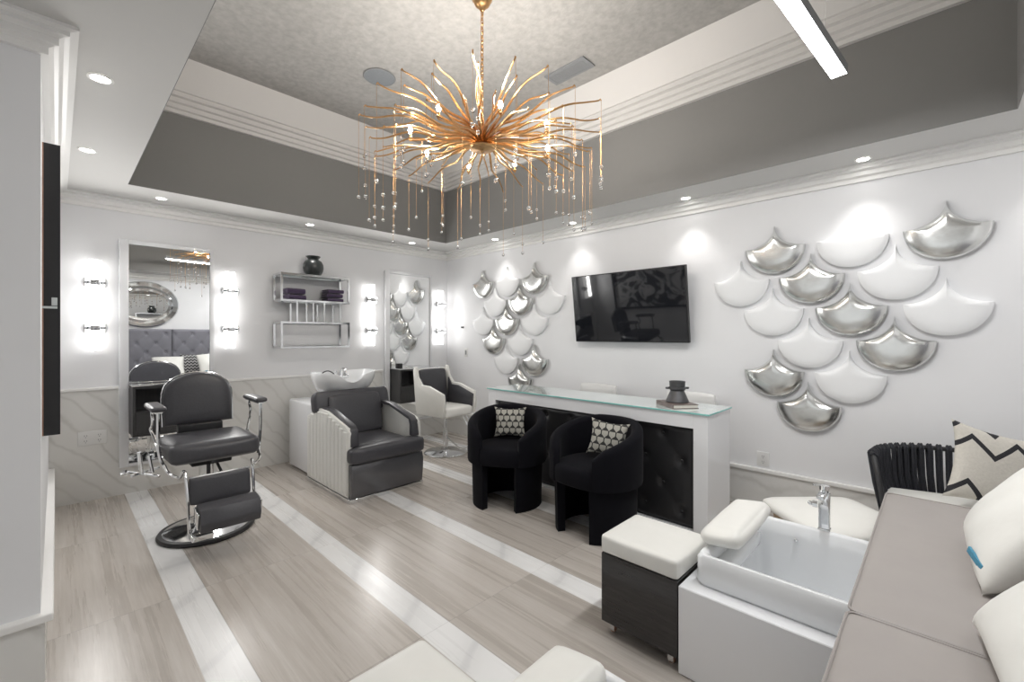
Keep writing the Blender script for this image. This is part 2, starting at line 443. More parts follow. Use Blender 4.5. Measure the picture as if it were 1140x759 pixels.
# marble wainscot of the back wall and low marble bases
struct('trim_8', MB().box(PX, 2.93, YB-.012, YB, 0, .93).box(2.93, XW, YB-.012, YB, 0, .295), 'marble', smooth=False)
struct('trim_9', MB().box(PX, 2.93, YB-.03, YB, .93, .955, r=.006), 'trim', smooth=False)
struct('trim_10', MB().box(XW-.012, XW, YF, YB-.02, 0, .295), 'marble', smooth=False)
struct('baseboard_right', MB().box(XW-.032, XW, YF, YB-.02, .295, .325, r=.006), 'trim', smooth=False)
struct('trim_11', MB().box(XL, PX+.012, PY-.012, YB, 0, .295), 'marble', smooth=False)
struct('baseboard_left', MB().box(XL, PX+.036, PY-.036, YB-.03, .295, .325, r=.006), 'trim', smooth=False)
# unseen left end of the room: made-up shop window, added for fill light
struct('trim_12', MB().box(XL-.08, XL, YF-.1, PY, 0, .25).box(XL-.08, XL, YF-.1, PY, 2.45, ZS+.1).box(XL-.08, XL, YF-.1, YF+.1, .25, 2.45).box(XL-.08, XL, PY-.1, PY, .25, 2.45), 'trim', smooth=False)
w1 = struct('added_window_1', MB().box(XL-.05, XL-.03, YF+.1, PY-.1, .25, 2.45), 'e_fill', smooth=False)  # added pane, glows to fill the room from the left
wf = MB()
for y in (YF+.12, YF+1.2, .95+.3, PY-.12): wf.box(XL-.03, XL, y-.025, y+.025, .25, 2.45)
wf.build('added_window_frame', 'plastic', w1, smooth=False)

# ------------------------------------------------------------------ lights
def lamp(kind, name, loc, power, col=(1, 1, 1), rot=(0, 0, 0), **k):
    d = bpy.data.lights.new(name, kind); d.energy = power; d.color = col
    for a, b in k.items(): setattr(d, a, b)
    o = bpy.data.objects.new(name, d); C.objects.link(o); o.location = loc; o.rotation_euler = rot
    return o
WARM = (1, .97, .935)
DL = [((.143, 2.79), 'round recessed downlight nearest the camera in the left soffit'),
      ((.139, 3.935), 'round recessed downlight in the left soffit, second from the camera'),
      ((.636, 4.86), 'recessed downlight in the soffit above the left mirror'),
      ((1.90, 4.86), 'recessed downlight in the soffit above the chrome shelf and vase'),
      ((3.19, 4.88), 'recessed downlight in the soffit above the far mirror by the corner'),
      ((3.79, 3.955), 'recessed downlight above the left fish scale cluster on the television wall'),
      ((3.80, 2.788), 'recessed downlight above the left end of the television'),
      ((3.80, 1.579), 'recessed downlight above the right end of the television'),
      ((3.79, .367), 'recessed downlight above the right fish scale cluster'),
      ((3.79, -.55), 'recessed downlight in the soffit outside the frame on the right'),
      ((2.4, -.62), 'recessed downlight above the banquette, seen in the mirror'),
      ((.9, -.62), 'recessed downlight above the banquette nearer the left end'),
      ((-1.2, .9), 'recessed downlight over the entrance side of the room')]
dl0 = None
for (x, y), lab in DL[:12]:
    if dl0 is None:
        dl0 = thing('recessed_downlight', lab, 'ceiling light', (x, y, ZS), group='recessed soffit downlights')
        MB().lathe([(.046, -.0005), (.048, -.004), (.044, -.005), (.036, -.005), (.034, 0)], seg=40).build('trim_ring', 'trim', dl0)
        MB().lathe([(0, -.003), (.035, -.003), (.035, -.0005), (0, -.0005)], seg=32).build('lens', 'e_disc', dl0)
    else: dup(dl0, (x, y, ZS), label=lab)
    lamp('SPOT', 'downlight_lamp', (x, y, ZS-.015), 6.5, WARM, spot_size=radians(84), spot_blend=.8, shadow_soft_size=.03)
    # wide spill
lamp('AREA', 'ceiling_fill_light', (-1.3, .8, ZS-.01), 1.0, (1, .98, .95), shape='RECTANGLE', size=1.2, size_y=.3)  # added fill under the unseen left soffit, has no fixture
lamp('AREA', 'left_fill_light', (XL+.02, .8, 1.4), .8, (.95, .98, 1), rot=(0, radians(-90), 0), shape='RECTANGLE', size=2.0, size_y=2.8)  # unseen area light added as soft fill from the left

# ------------------------------------------------------------------ ceiling speaker, vent, linear light
sp = thing('ceiling_speaker', 'round grey speaker grille set in the textured ceiling', 'speaker', (1.935, 3.456, ZT))
MB().lathe([(.128, 0), (.135, -.006), (.128, -.010), (.122, -.008)], seg=48).build('rim', 'ventgrey', sp)
MB().lathe([(0, -.009), (.06, -.009), (.123, -.006), (.123, 0), (0, 0)], seg=48).build('grille', 'spk', sp)
vt = thing('ceiling_vent', 'grey rectangular air vent in the textured ceiling', 'vent', (2.995, 2.23, ZT))
fr = MB(); 
for a in ((-.085, -.06, -.2, .2), (.06, .085, -.2, .2), (-.06, .06, -.2, -.175), (-.06, .06, .175, .2)): fr.box(*a, -.012, 0)
fr.build('frame', 'ventgrey', vt)
sl = MB()
for k in range(7):
    x = -.051+.017*k; sl.box(x-.006, x+.006, -.175, .175, -.009, -.006, M=None)
sl.build('louvers', 'ventgrey', vt)
MB().box(-.06, .06, -.175, .175, -.003, -.0005).build('backing', 'iron', vt)
Ld = Vector((-.9965, .0834, 0)); LA = math.atan2(Ld.y, Ld.x)
ll = thing('linear_pendant_light', 'slim linear pendant light with glowing white diffuser in grey housing', 'pendant light', (2.837, .373, 2.75), LA)
LL = 1.5
MB().box(0, LL, -.0360, -.0335, 0, .045).box(0, LL, .0335, .0360, 0, .045).box(0, LL, -.0360, .0360, .042, .048).box(-.003, 0, -.0360, .0360, .0, .048).box(LL, LL+.003, -.0360, .0360, 0, .048).build('housing', 'ventgrey', ll)
MB().box(.001, LL-.001, -.0333, .0333, -.001, .012).build('diffuser', 'e_led', ll)
for x in (.25, 1.25):
    MB().tube([(x, 0, .046), (x, 0, ZT-2.75)], .0012, 6).build('cable', 'chrome', ll)
lamp('AREA', 'linear_lamp', (2.837+Ld.x*LL/2, .373+Ld.y*LL/2, 2.735), 14, (1, 1, 1), rot=(0, 0, LA), shape='RECTANGLE', size=LL*.95, size_y=.05)

# ------------------------------------------------------------------ chandelier
CX, CY, HZ = 1.945, 2.155, 2.63
ch = thing('chandelier', 'gold sunburst chandelier of wavy branches with hanging crystal drops and lit bulbs', 'chandelier', (CX, CY, HZ))
MB().lathe([(0, .99), (.062, .99), (.066, .97), (.055, .955), (.05, .94), (.035, .925), (.022, .915), (.012, .895), (0, .89)], seg=32).build('ceiling_canopy', 'gold', ch)
cm = MB()
nl = 26
for k in range(nl):
    z = .14+(.76)*k/nl; rr = .011
    cm.tube([(rr*cos(a)*(1 if k % 2 else .15), rr*cos(a)*(.15 if k % 2 else 1), z+.016+.021*sin(a)) for a in [2*PI*j/10 for j in range(10)]], .0035, 6, closed=True)
cm.build('chain', 'gold', ch)
MB().lathe([(0, -.035), (.008, -.032), (.012, -.022), (.02, -.018), (.078, -.010), (.084, .0), (.05, .02), (.03, .05), (.022, .1), (.02, .14), (.008, .16), (0, .16)], seg=32).build('hub', 'gold', ch)
arms = []
for (n, R_, z1, off) in ((24, .77, .125, 0), (24, .70, -.035, .5), (15, .56, .19, .25)):
    for k in range(n):
        a = 2*PI*(k+off)/n+random.uniform(-.05, .05)
        arms.append((a, R_*random.uniform(.94, 1.04), z1+random.uniform(-.03, .03)))
chainlen = lambda: random.uniform(.34, .54)
for i, (a, R_, z1) in enumerate(arms):
    pts = []; n = 26; ph = random.choice((0, .6, 1.2)); sw = random.choice((-1, 1))*.012
    for k in range(n+1):
        t = k/n; r = .02+(R_-.02)*t
        z = .035+ (z1-.035)*(t**.8) + .017*sin(t*2*PI*1.6+ph)*min(1, 3*t) + .022*sin(PI*min(1, t*1.15))
        s = sw*sin(t*2*PI*1.3)
        pts.append((r*cos(a)-s*sin(a), r*sin(a)+s*cos(a), z))
    # hooked tip
    tip = Vector(pts[-1]); pts += [tuple(tip+Vector((.008*cos(a), .008*sin(a), .006))), tuple(tip+Vector((.014*cos(a), .014*sin(a), -.004)))]
    rad = [.0085]*8+[.0085-(.0050*(j/(len(pts)-8))) for j in range(len(pts)-8)]
    arm = MB().tube(pts, rad, 7).build('branch', 'gold', ch)
    L_ = chainlen(); e = Vector(pts[-1])
    MB().tube([e, e-Vector((0, 0, L_))], .0010, 5).build('strand', 'gold', arm)
    zc = e.z-L_
    if i == 0: cry = MB().sphere((0, 0, 0), .0115, 10, (1, 1, 1.15)).build('crystal', 'crystal', arm); c_ = cry
    else: c_ = cry.copy(); C.objects.link(c_); c_.parent = arm
    c_.location = (e.x, e.y, zc-.012)
    if i % 2: c_ = cry.copy(); C.objects.link(c_); c_.parent = arm; c_.location = (e.x, e.y, zc+.06)
for k in range(8):
    a = 2*PI*(k+.35)/8; x, y = .46*cos(a), .46*sin(a)
    st = MB().tube(bez([(.03*cos(a), .03*sin(a), .05), (.2*cos(a), .2*sin(a), .035), (.4*cos(a), .4*sin(a), -.0), (x, y, -.01), (x, y, 0)], 6), .005, 7).lathe([(0, 0), (.012, 0), (.014, .006), (.008, .012), (.008, .03), (0, .03)], (x, y, 0), 14).build('lamp_arm', 'gold', ch)
    MB().lathe([(0, .03), (.007, .032), (.013, .045), (.014, .055), (.009, .07), (0, .078)], (x, y, 0), 14).build('bulb', 'e_bulb', st)
    lamp('POINT', 'chandelier_lamp', (CX+x, CY+y, HZ+.15), 5.2, (1, .94, .87), shadow_soft_size=.035)

# ------------------------------------------------------------------ fish-scale wall tiles
def scale_mb(D=.042, e1=2.2, e2=.8):
    t = MB(); hw, hz = .207, .168; out = []
    n1, n2 = 14, 26
    for k in range(n1):      # tip -> right corner
        th = PI/2*k/n1; out.append((hw-hw*cos(th), -hz*sin(th)))
    for k in range(n2+1):
        th = PI*k/n2; out.append((hw*cos(th), -hz-hw*sin(th)))
    for k in range(n1-1, 0, -1):
        th = PI/2*k/n1; out.append((-(hw-hw*cos(th)), -hz*sin(th)))
    c = (0, -.2); rings = []
    out = [(y, z) for y, z in out]
    def ring(s, x): return [(x, c[0]+(y-c[0])*s, c[1]+(z-c[1])*s) for y, z in out]
    rings.append(ring(1.0, 0)); rings.append(ring(1.0, -.030))
    for k in range(1, 13):
        q = k/12; s = 1-q; rings.append(ring(max(s, .001), -.030-D*(1-(1-q)**e1)**e2))
    return t.loft(rings)
def scale_proto(m):
    return (scale_mb(.040, 4.2, .85) if m == 'silver' else scale_mb(.020, 5, .8)).build('fish_scale_tile', m, ang=50)
tileS, tileW = scale_proto('silver'), scale_proto('wscale')
firstS = firstW = True
rowsR = [(2.262, [(.935, 'S'), (.45, 'W'), (-.035, 'S')]), (2.015, [(1.178, 'W'), (.693, 'S'), (.207, 'W')]), (1.772, [(.945, 'W'), (.457, 'S'), (-.035, 'W')]), (1.53, [(.703, 'W'), (.215, 'S')]), (1.288, [(.942, 'S'), (.459, 'W')]), (1.045, [(.71, 'S')])]
rowsL = [(2.262, [(4.36, 'S'), (3.905, 'W'), (3.45, 'S')]), (2.015, [(4.13, 'W'), (3.68, 'S'), (3.215, 'W')]), (1.772, [(4.36, 'W'), (3.918, 'S'), (3.46, 'W')]), (1.525, [(4.16, 'S'), (3.69, 'W')]), (1.285, [(3.93, 'W'), (3.455, 'S')]), (1.045, [(3.69, 'S')])]
ROWN = ['top row', 'second row', 'third row', 'fourth row', 'fifth row']
for cl, rows in (('right', rowsR), ('left', rowsL)):
    for ri, (z, row) in enumerate(rows):
        for ci, (y, k) in enumerate(row):
            src = tileS if k == 'S' else tileW
            if k == 'S' and firstS: o, firstS = src, False
            elif k == 'W' and firstW: o, firstW = src, False
            else: o = src.copy(); C.objects.link(o)
            o.location = (XW-.0005, y, z)
            col = 'silver leaf' if k == 'S' else 'white'
            if len(row) == 1: pos = 'lowest tile, alone at the bottom'
            elif len(row) == 2: pos = ROWN[ri]+', '+('left one', 'right one')[ci]
            else: pos = ROWN[ri]+', '+('left one', 'middle one', 'right one')[ci]
            tag(o, f'{col} fish scale tile {cl} of the television, {pos}', 'wall decoration', f'fish scale tiles in the {cl} wall cluster')

# ------------------------------------------------------------------ television
tv = thing('television', 'large black flat screen television on the right wall, tilted down', 'television', (3.900, 2.193, 1.332), rot=(0, radians(-7), 0))
MB().box(-.012, .025, -.61, .61, 0, .69, r=.004).build('body', 'black', tv)
MB().box(-.0135, -.012, -.600, .600, .012, .680).build('screen', 'screen', tv)
MB().prism([(.025, .12), (.0705, .12), (.117, .5), (.025, .5)], -.2, .2, 'y').build('wall_bracket', 'black', tv)

# ------------------------------------------------------------------ mirrors, stations, sconces
def wall_mirror(x0, x1, fw, label):
    t = thing('wall_mirror', label, 'mirror', ((x0+x1)/2, YB-.012, .24)); hw = (x1-x0)/2
    MB().box(-hw, hw, -.012, 0, .025, 1.965).build('mirror_glass', 'mirror', t, smooth=False)
    if fw:
        f = MB()
        f.box(-hw-fw, -hw, -.03, 0, 0, 2.0, r=.004).box(hw, hw+fw*.5, -.03, 0, 0, 2.0, r=.004)
        f.box(-hw, hw, -.03, 0, 0, .025, r=.003).box(-hw, hw, -.03, 0, 1.965, 2.0, r=.004)
        f.build('frame', 'wgloss', t)
    else:
        MB().box(-hw-.008, -hw, -.014, 0, .025, 1.965).box(hw, hw+.008, -.014, 0, .025, 1.965).box(-hw-.008, hw+.008, -.014, 0, .017, .025).box(-hw-.008, hw+.008, -.014, 0, 1.965, 1.973).build('frame', 'chrome', t)
    return t
wall_mirror(.446, 1.05, .065, 'tall white framed mirror behind the barber chair')
wall_mirror(3.02, 3.65, .065, 'tall narrow white framed mirror near the corner behind the white styling chair')
def station(x0, x1, label):
    t = thing('styling_station', label, 'cabinet', ((x0+x1)/2, YB-.0245, .53)); hw = (x1-x0)/2
    MB().box(-hw, hw, -.24, 0, 0, .02).box(-hw, hw, -.24, 0, .41, .43).box(-hw, -hw+.02, -.24, 0, .02, .41).box(hw-.02, hw, -.24, 0, .02, .41).box(-hw+.02, hw-.02, -.01, 0, .02, .41).box(-.01, .01, -.235, 0, .21, .41).box(-hw+.02, hw-.02, -.235, -.01, .2, .215).build('carcass', 'station', t, smooth=False)
    MB().box(-hw+.022, hw-.022, -.242, -.228, .022, .2).build('drawer_front', 'station', t, smooth=False)
    MB().box(-hw-.006, hw+.006, -.25, 0, .431, .443, r=.002).build('top', 'chrome', t)
    return t
st1 = station(.45, 1.05, 'dark floating station cabinet with chrome top under the left mirror')
st2 = station(3.03, 3.62, 'dark floating station cabinet under the far mirror by the corner')
# chrome tray frame below the left station top
b = MB().box(-.035, .035, -.03, .03, 0, .06, r=.004).build('product_box', 'black', loc=(3.08, YB-.16, .974)); tag(b, 'small dark box on the far station cabinet', 'box')

def sconce_proto(label, x):
    t = thing('wall_sconce', label, 'wall light', (x, YB, 1.27), group='tube sconces beside the mirrors')
    MB().lathe([(0, .0), (.043, .0), (.045, .01), (.045, .75), (.043, .76), (0, .76)], (0, -.085, 0), 32).build('glass_tube', 'e_tube', t)
    MB().lathe([(0, -.005), (.043, -.005), (.045, 0), (0, 0)], (0, -.085, 0), 32).lathe([(0, .76), (.045, .76), (.043, .765), (0, .765)], (0, -.085, 0), 32).build('end_cap', 'chrome', t)
    for z in (.19, .57):
        m = MB()
        m.lathe([(.0455, z-.012), (.050, z-.012), (.050, z+.012), (.0455, z+.012)], (0, -.085, 0), 32); m.box(-.030, .030, -.1375, -.128, z-.021, z+.021, r=.002)
        for sx in (-1, 1):
            m.lathe([(0, -.012), (.032, -.009), (.046, -.002), (.046, .004), (.024, .016), (0, .020)], (0, 0, 0), 20, M=Matrix.Translation((sx*.064, -.085, z)) @ Euler((0, sx*PI/2, 0)).to_matrix().to_4x4())
        m.box(-.02, .02, -.032, 0, z-.02, z+.02, r=.003)
        m.box(-.045, .045, -.008, -.0005, z-.03, z+.03, r=.003)
        m.build('chrome_clamp', 'chrome', t)
    return t
sc0 = sconce_proto('lit tube sconce with chrome clamps at the far left of the back wall', .225)
for x, lab in ((1.205, 'lit tube sconce between the left mirror and the chrome shelf'), (2.73, 'lit tube sconce between the chrome shelf and the far mirror'), (3.79, 'lit tube sconce in the corner right of the far mirror')):
    dup(sc0, (x, YB, 1.27), label=lab)
for x in (.225, 1.205, 2.73, 3.79):
    lamp('AREA', 'sconce_lamp', (x, YB-.15, 1.65), 5 if x < 3.7 else .7, (1, .985, .96), rot=(radians(90), 0, PI), shape='RECTANGLE', size=.08, size_y=.7)

# ------------------------------------------------------------------ chrome etagere with vase and towels
sh = thing('wall_shelf', 'chrome framed two-box wall shelf with mirrored rails', 'shelf', (2.0, YB, 1.26))
def boxframe(z0, z1):
    m = MB(); x0, x1, y0, y1, w = -.373, .373, -.25, -.002, .02
    for x in (x0, x1-w):
        for y in (y0, y1-w): m.box(x, x+w, y, y+w, z0, z1)
    for z in (z0, z1-w):
        for y in (y0, y1-w): m.box(x0+w, x1-w, y, y+w, z, z+w)
        for x in (x0, x1-w): m.box(x, x+w, y0+w, y1-w, z, z+w)
    return m
boxframe(.5, .80).build('upper_frame', 'chrome', sh, smooth=False)
boxframe(0, .285).build('lower_frame', 'chrome', sh, smooth=False)
MB().box(-.352, .352, -.229, -.023, .506, .514).build('glass_shelf', 'glass', sh, smooth=False)
for x in (-.21, -.04, .08, .26):
    for y in (-.24, -.05): MB().box(x-.008, x+.008, y-.008, y+.008, .285, .5).build('connecting_bar', 'chrome', sh, smooth=False)
MB().box(-.352, .352, -.229, -.023, .783, .7905).build('glass_shelf', 'glass', sh, smooth=False)
# ribbed vase
vz = MB(); prof = [(0, 0), (.06, 0), (.078, .012), (.098, .05), (.105, .09), (.102, .13), (.085, .165), (.06, .18), (.055, .19), (.075, .215), (.078, .22), (.07, .217), (.05, .19), (0, .18)]
rings = []
for r, z in prof[1:-1]:
    rings.append([((r*(1+(.025*abs(sin(12*a)) if .02 < z < .16 else 0)))*cos(a), (r*(1+(.025*abs(sin(12*a)) if .02 < z < .16 else 0)))*sin(a), z) for a in [2*PI*k/72 for k in range(72)]])
vz.loft(rings, cap0=True, cap1=True)
tag(vz.build('vase', 'vase', loc=(2.005, YB-.13, 2.061)), 'dark ribbed vase with flared lip on top of the chrome shelf', 'vase')
def towel(loc, rz, label, w=.19, h=.042, d=.15):
    m = MB()
    for k in range(2):
        z0 = k*h/2
        m.cushion(-w/2+.002*k, w/2-.003*k, -d/2, d/2, z0, z0+h/2+.001, r=.009, bulge=.003, n=6)
    m.tube([(-w/2+.004, -d/2+.0, h/2), (w/2-.004, -d/2+.0, h/2)], h/2*.96, 12)
    tag(m.build('folded_towel', 'towel', loc=loc, rot=(0, 0, rz)), label, 'towel', 'plum towels folded on the chrome shelf')
z0 = 1.2605+.5145
towel((1.80, YB-.125, z0), .03, 'folded plum towel at the bottom of the left pair on the chrome shelf', h=.06)
towel((1.795, YB-.125, z0+.066), -.03, 'folded plum towel on top of the left pair on the chrome shelf', h=.062)
towel((2.22, YB-.125, z0), .02, 'folded plum towel at the bottom of the right stack on the chrome shelf', h=.046)
towel((2.215, YB-.128, z0+.052), -.04, 'folded plum towel in the middle of the right stack on the chrome shelf', h=.044)
towel((2.225, YB-.125, z0+.102), .03, 'folded plum towel topping the right stack on the chrome shelf', h=.044)

# ------------------------------------------------------------------ outlets, switch, knob
def outlet(loc, rz, label, gang=2):
    t = thing('wall_outlet', label, 'outlet', loc, rz)
    w = .045*gang
    MB().box(-w, w, -.006, 0, -.058, .058, r=.003).build('cover_plate', 'plastic', t)
    m = MB()
    for k in range(gang):
        cx = (k-(gang-1)/2)*.085
        for z in (-.022, .022):
            for dx in (-.007, .007): m.box(cx+dx-.0012, cx+dx+.0012, -.0072, -.0058, z-.005, z+.007)
            m.cyl(0, 0, -.0006, .0006, .0028, seg=10, M=Matrix.Translation((cx, -.0065, z-.013)) @ Euler((PI/2, 0, 0)).to_matrix().to_4x4())
    m.build('slots', 'iron', t, smooth=False)
outlet((.215, YB-.0125, .53), 0, 'white double outlet on the marble wainscot left of the barber chair')
outlet((XW, 1.02, .40), -PI/2, 'white outlet plate low on the right wall beyond the desk', 1)
sw = thing('light_switch', 'pale wall switch left of the left fish scale cluster', 'switch', (XW, 4.735, 1.16), -PI/2)
MB().box(-.035, .035, -.006, 0, -.06, .06, r=.003).build('cover_plate', 'plastic', sw)
MB().box(-.015, .015, -.010, -.005, -.03, .03, r=.002).build('rocker', 'ventgrey', sw)
tag(MB().lathe([(0, 0), (.014, 0), (.012, .01), (.006, .014), (.014, .03), (0, .034)], seg=20).build('wall_hook', 'black', loc=(XW, 4.80, 1.51), rot=(0, -PI/2, 0)), 'small black hook knob on the wall above the light switch', 'hook')

# ------------------------------------------------------------------ framed art on the partition side (seen edge-on)
ar = thing('framed_artwork', 'black framed abstract artwork seen edge-on on the left partition', 'picture', (PX, 3.70, .964))
f = MB()
f.box(0.004, .055, -.92, -.89, 0, 1.27).box(0.004, .055, .89, .92, 0, 1.27).box(0.004, .055, -.89, .89, 0, .03).box(0.004, .055, -.89, .89, 1.24, 1.27)
f.build('frame', 'black', ar, smooth=False)
MB().box(0, .004, -.92, .92, 0, 1.27).build('backing', 'copper', ar, smooth=False)
MB().box(.01, .02, -.89, .89, .03, 1.24).build('painting', 'art', ar, smooth=False)
MB().box(.028, .046, -.9235, -.9201, .565, .60, r=.001).box(.0, .046, -.9225, -.9201, .552, .562).build('metal_tab', ['graytab'], ar)

# ------------------------------------------------------------------ oval mirror on the front wall (seen in the mirror)
om = thing('oval_mirror', 'oval mirror in a polished silver frame above the grey banquette', 'mirror', (1.20, YF, 2.0))
def ell(a, b, n=64): return [(a*cos(2*PI*k/n), b*sin(2*PI*k/n)) for k in range(n)]
rr = []
for (ax, az, y) in ((.52, .43, .0), (.54, .45, .03), (.52, .43, .055), (.47, .385, .03), (.45, .36, .02), (.42, .31, .045), (.385, .27, .03), (.375, .26, .012)):
    rr.append([(x, y, z) for x, z in ell(ax, az)])
MB().loft(rr, cap0=False, cap1=False).build('frame', 'chrome', om)
MB().prism(ell(.38, .265), 0, .014, 'y').build('mirror_glass', 'mirror', om)

# ------------------------------------------------------------------ barber chair
bc = thing('barber_chair', 'charcoal leather barber chair with chrome arms on a round chrome base', 'salon chair', (.760, 3.79, 0))
base = MB().lathe([(0, .02), (.268, .02), (.26, .03), (.2, .045), (.09, .058), (.055, .075), (.05, .1), (0, .1)], seg=56).build('base_plate', 'chrome', bc)
MB().lathe([(.255, .0), (.288, .0), (.295, .012), (.285, .027), (.265, .032), (.257, .026)], seg=56).build('rubber_ring', 'black', base)
MB().cyl(0, 0, .08, .40, .038).cyl(0, 0, .36, .52, .052).build('pump_column', 'chrome', bc)
MB().box(-.12, .12, -.14, .14, .50, .562, r=.01).box(-.02, .02, -.20, -.12, .52, .55).tube([(.02, -.12, .53), (.05, -.16, .44)], .009, 8).build('tilt_mechanism', 'black', bc)
s = MB().cushion(-.255, .255, -.30, .21, .560, .685, r=.034, bulge=.018, n=10).build('seat', 'char', bc)
MB().tube(bez([(-.25, -.28, .60), (0, -.302, .60), (.25, -.28, .60)], 8), .004, 6).build('piping', 'char', s)
# backrest: arched
M = Matrix.Translation((0, .245, .735)) @ Euler((radians(-9), 0, 0)).to_matrix().to_4x4()
out = [(-.215, 0), (.215, 0), (.218, .18)]+[(.218*cos(a), .20+.185*abs(sin(a))**.8) for a in [PI*k/16 for k in range(17)]][0:17]+[(-.218, .18)]
def puffed(outl, y0, y1, puff, M):
    c = (0, sum(p[1] for p in outl)/len(outl)); R = []
    for s_, y in ((.0001, y1), (.97, y1), (1, y1-.01), (1, y0+.02), (.97, y0+.006), (.88, y0-puff*.35), (.7, y0-puff*.7), (.45, y0-puff*.92), (.2, y0-puff), (.0001, y0-puff)):
        R.append([(c[0]+(x-c[0])*s_, y, c[1]+(z-c[1])*s_) for x, z in outl])
    return MB().loft(R, M=M)
bk = puffed(out, 0, .075, .018, M).build('backrest', 'char', bc, ang=45)
tr = [(x*1.02, .035, z) for x, z in out[2:-1]]
MB().tube([M @ Vector((x*1.025, .03, z*1.012)) for x, z in [(-.215, 0)]+list(reversed(out[2:]))[0:0]+[(.218*cos(a), .20+.185*abs(sin(a))**.8) for a in [PI-PI*k/24 for k in range(25)]]+[(.215, 0)]], .006, 8).build('chrome_trim', 'chrome', bk)
MB().box(-.14, .14, .20, .27, .66, .74, r=.01).build('back_bracket', 'black', bc)
for sx in (-1, 1):
    M2 = Matrix.Scale(sx, 4, (1, 0, 0))
    x = .30
    am = MB()
    am.tube(bez([(x, -.15, .90), (x, -.155, .82), (x, -.15, .70), (x-.01, -.16, .60), (x-.03, -.20, .54)], 6), .010, 8, M=M2)
    am.tube(bez([(x, .10, .90), (x, .115, .86), (x, .085, .82), (x, .10, .78), (x+.005, .13, .745), (x-.01, .11, .70), (x-.02, .09, .66)], 6), .009, 8, M=M2)
    am.tube(bez([(x-.02, .12, .66), (x-.012, 0, .64), (x-.01, -.16, .64)], 6), .008, 8, M=M2)
    am.box(x-.02, x+.02, -.18, .15, .893, .902, M=M2)
    o = am.build('arm_support', 'chrome', bc)
    MB().cushion(x-.042, x+.042, -.19, .15, .902, .935, r=.016, bulge=.004, n=8, M=M2).build('armrest_pad', 'char', o)
    MB().tube(bez([(.275, -.20, .56), (.262, -.27, .52), (.215, -.31, .49), (.195, -.325, .53), (.19, -.36, .50), (.185, -.40, .35), (.18, -.42, .16)], 6), .0095, 8, M=M2).build('footrest_bar', 'chrome', bc)
Mf = Matrix.Translation((0, -.37, .315)) @ Euler((radians(-10), 0, 0)).to_matrix().to_4x4()
MB().cushion(-.17, .17, -.03, .02, 0, .17, r=.014, bulge=.004, M=Mf).build('calf_pad', 'char', bc)
MB().box(-.172, .172, -.022, .016, .168, .178, M=Mf).build('calf_trim', 'chrome', bc)
MB().box(-.185, -.07, -.52, -.38, .13, .165, r=.006).build('step_plate', 'chrome', bc)
Mp = Matrix.Translation((.005, -.53, .225)) @ Euler((radians(14), 0, 0)).to_matrix().to_4x4()
fp = MB().prism([(-.085, .0), (.075, 0), (.085, .07), (.055, .125), (-.04, .13), (-.09, .06)], -.165, .165, 'x', r=.008, M=Mp).build('foot_pad', 'char', bc, ang=30)
for sx in (-1, 1):
    MB().box(sx*.172-.005, sx*.172+.005, -.05, .05, .01, .11, r=.003, M=Mp).tube([(sx*.172, -.02, .03), (sx*.172, .05, -.06)], .007, 8, M=Mp).build('side_bracket', 'chrome', fp)
MB().tube([(-.18, -.40, .15), (.18, -.40, .15)], .010, 8).tube([(-.06, -.40, .15), (-.03, -.05, .30)], .012, 8).tube([(.06, -.40, .15), (.03, -.05, .30)], .012, 8).build('footrest_crossbar', 'chrome', bc)
lv = MB().tube(bez([(-.27, .02, .50), (-.36, .02, .485), (-.42, -.02, .485)], 5), .010, 8).tube([(-.37, -.03, .49), (-.385, -.06, .64)], .012, 10).tube([(-.315, -.05, .49), (-.33, -.02, .60)], .010, 8).tube([(-.44, .1, .49), (-.29, -.12, .475)], .009, 8).box(-.47, -.43, .02, .12, .48, .50, r=.004).build('lever', 'chrome', bc)

# ------------------------------------------------------------------ shampoo unit
su = thing('shampoo_chair', 'charcoal and white ribbed shampoo chair with a white porcelain wash bowl behind', 'salon chair', (2.045, 3.505, 0))
HW = .355
MB().box(-HW-.006, HW+.006, -.012, .905, .0, .034, r=.004).build('plinth', 'chrome', su)
def side(sx):
    prof = [(-.0, .035), (.90, .035), (.90, .60), (.62, .70), (.40, .685), (.05, .60), (.0, .55)]
    prof = [(0.03, .035), (.90, .035), (.90, .62), (.66, .722), (.44, .715), (.09, .632), (.05, .615), (.03, .58)]
    m = MB(); x1 = HW; x0 = HW-.055
    if sx < 0: x0, x1 = -HW, -HW+.055
    m.prism(prof, x0, x1, 'x', r=.012)
    # vertical ribs on the outer face
    xr = sx*HW
    for k in range(12):
        y = .075+k*.075
        if y > .89: break
        top = .59+(.11*min(1, max(0, (y-.08)/.36))) - (.11*max(0, (y-.66)/.24))
        m.cushion(xr-.014, xr+.014, y-.037, y+.037, .045, top-.004, r=.012, bulge=0, n=5)
    return m.build('side_panel', 'wribbed', su)
for sx in (-1, 1):
    side(sx)
    x0, x1 = sorted((sx*(HW-.022), sx*(HW-.092)))
    P = [(.01, .46), (.035, .60), (.08, .637), (.44, .728), (.60, .735), (.60, .70), (.44, .698), (.09, .605), (.075, .56), (.075, .46)]
    MB().prism(P, x0, x1, 'x', r=.008).build('armrest', 'char', su)
MB().prism([(-.015, .04), (.05, .035), (.05, .315), (-.02, .315), (-.035, .25), (-.03, .15)], -HW+.005, HW-.005, 'x', r=.008).build('front_panel', 'char2', su)
MB().cushion(-HW-.0, HW+.0, -.055, .10, .318, .455, r=.035, bulge=.006).cushion(-HW+.088, HW-.088, .06, .66, .318, .45, r=.03, bulge=.012).build('seat', 'char', su)
Mb = Matrix.Translation((0, .60, .42)) @ Euler((radians(-14), 0, 0)).to_matrix().to_4x4()
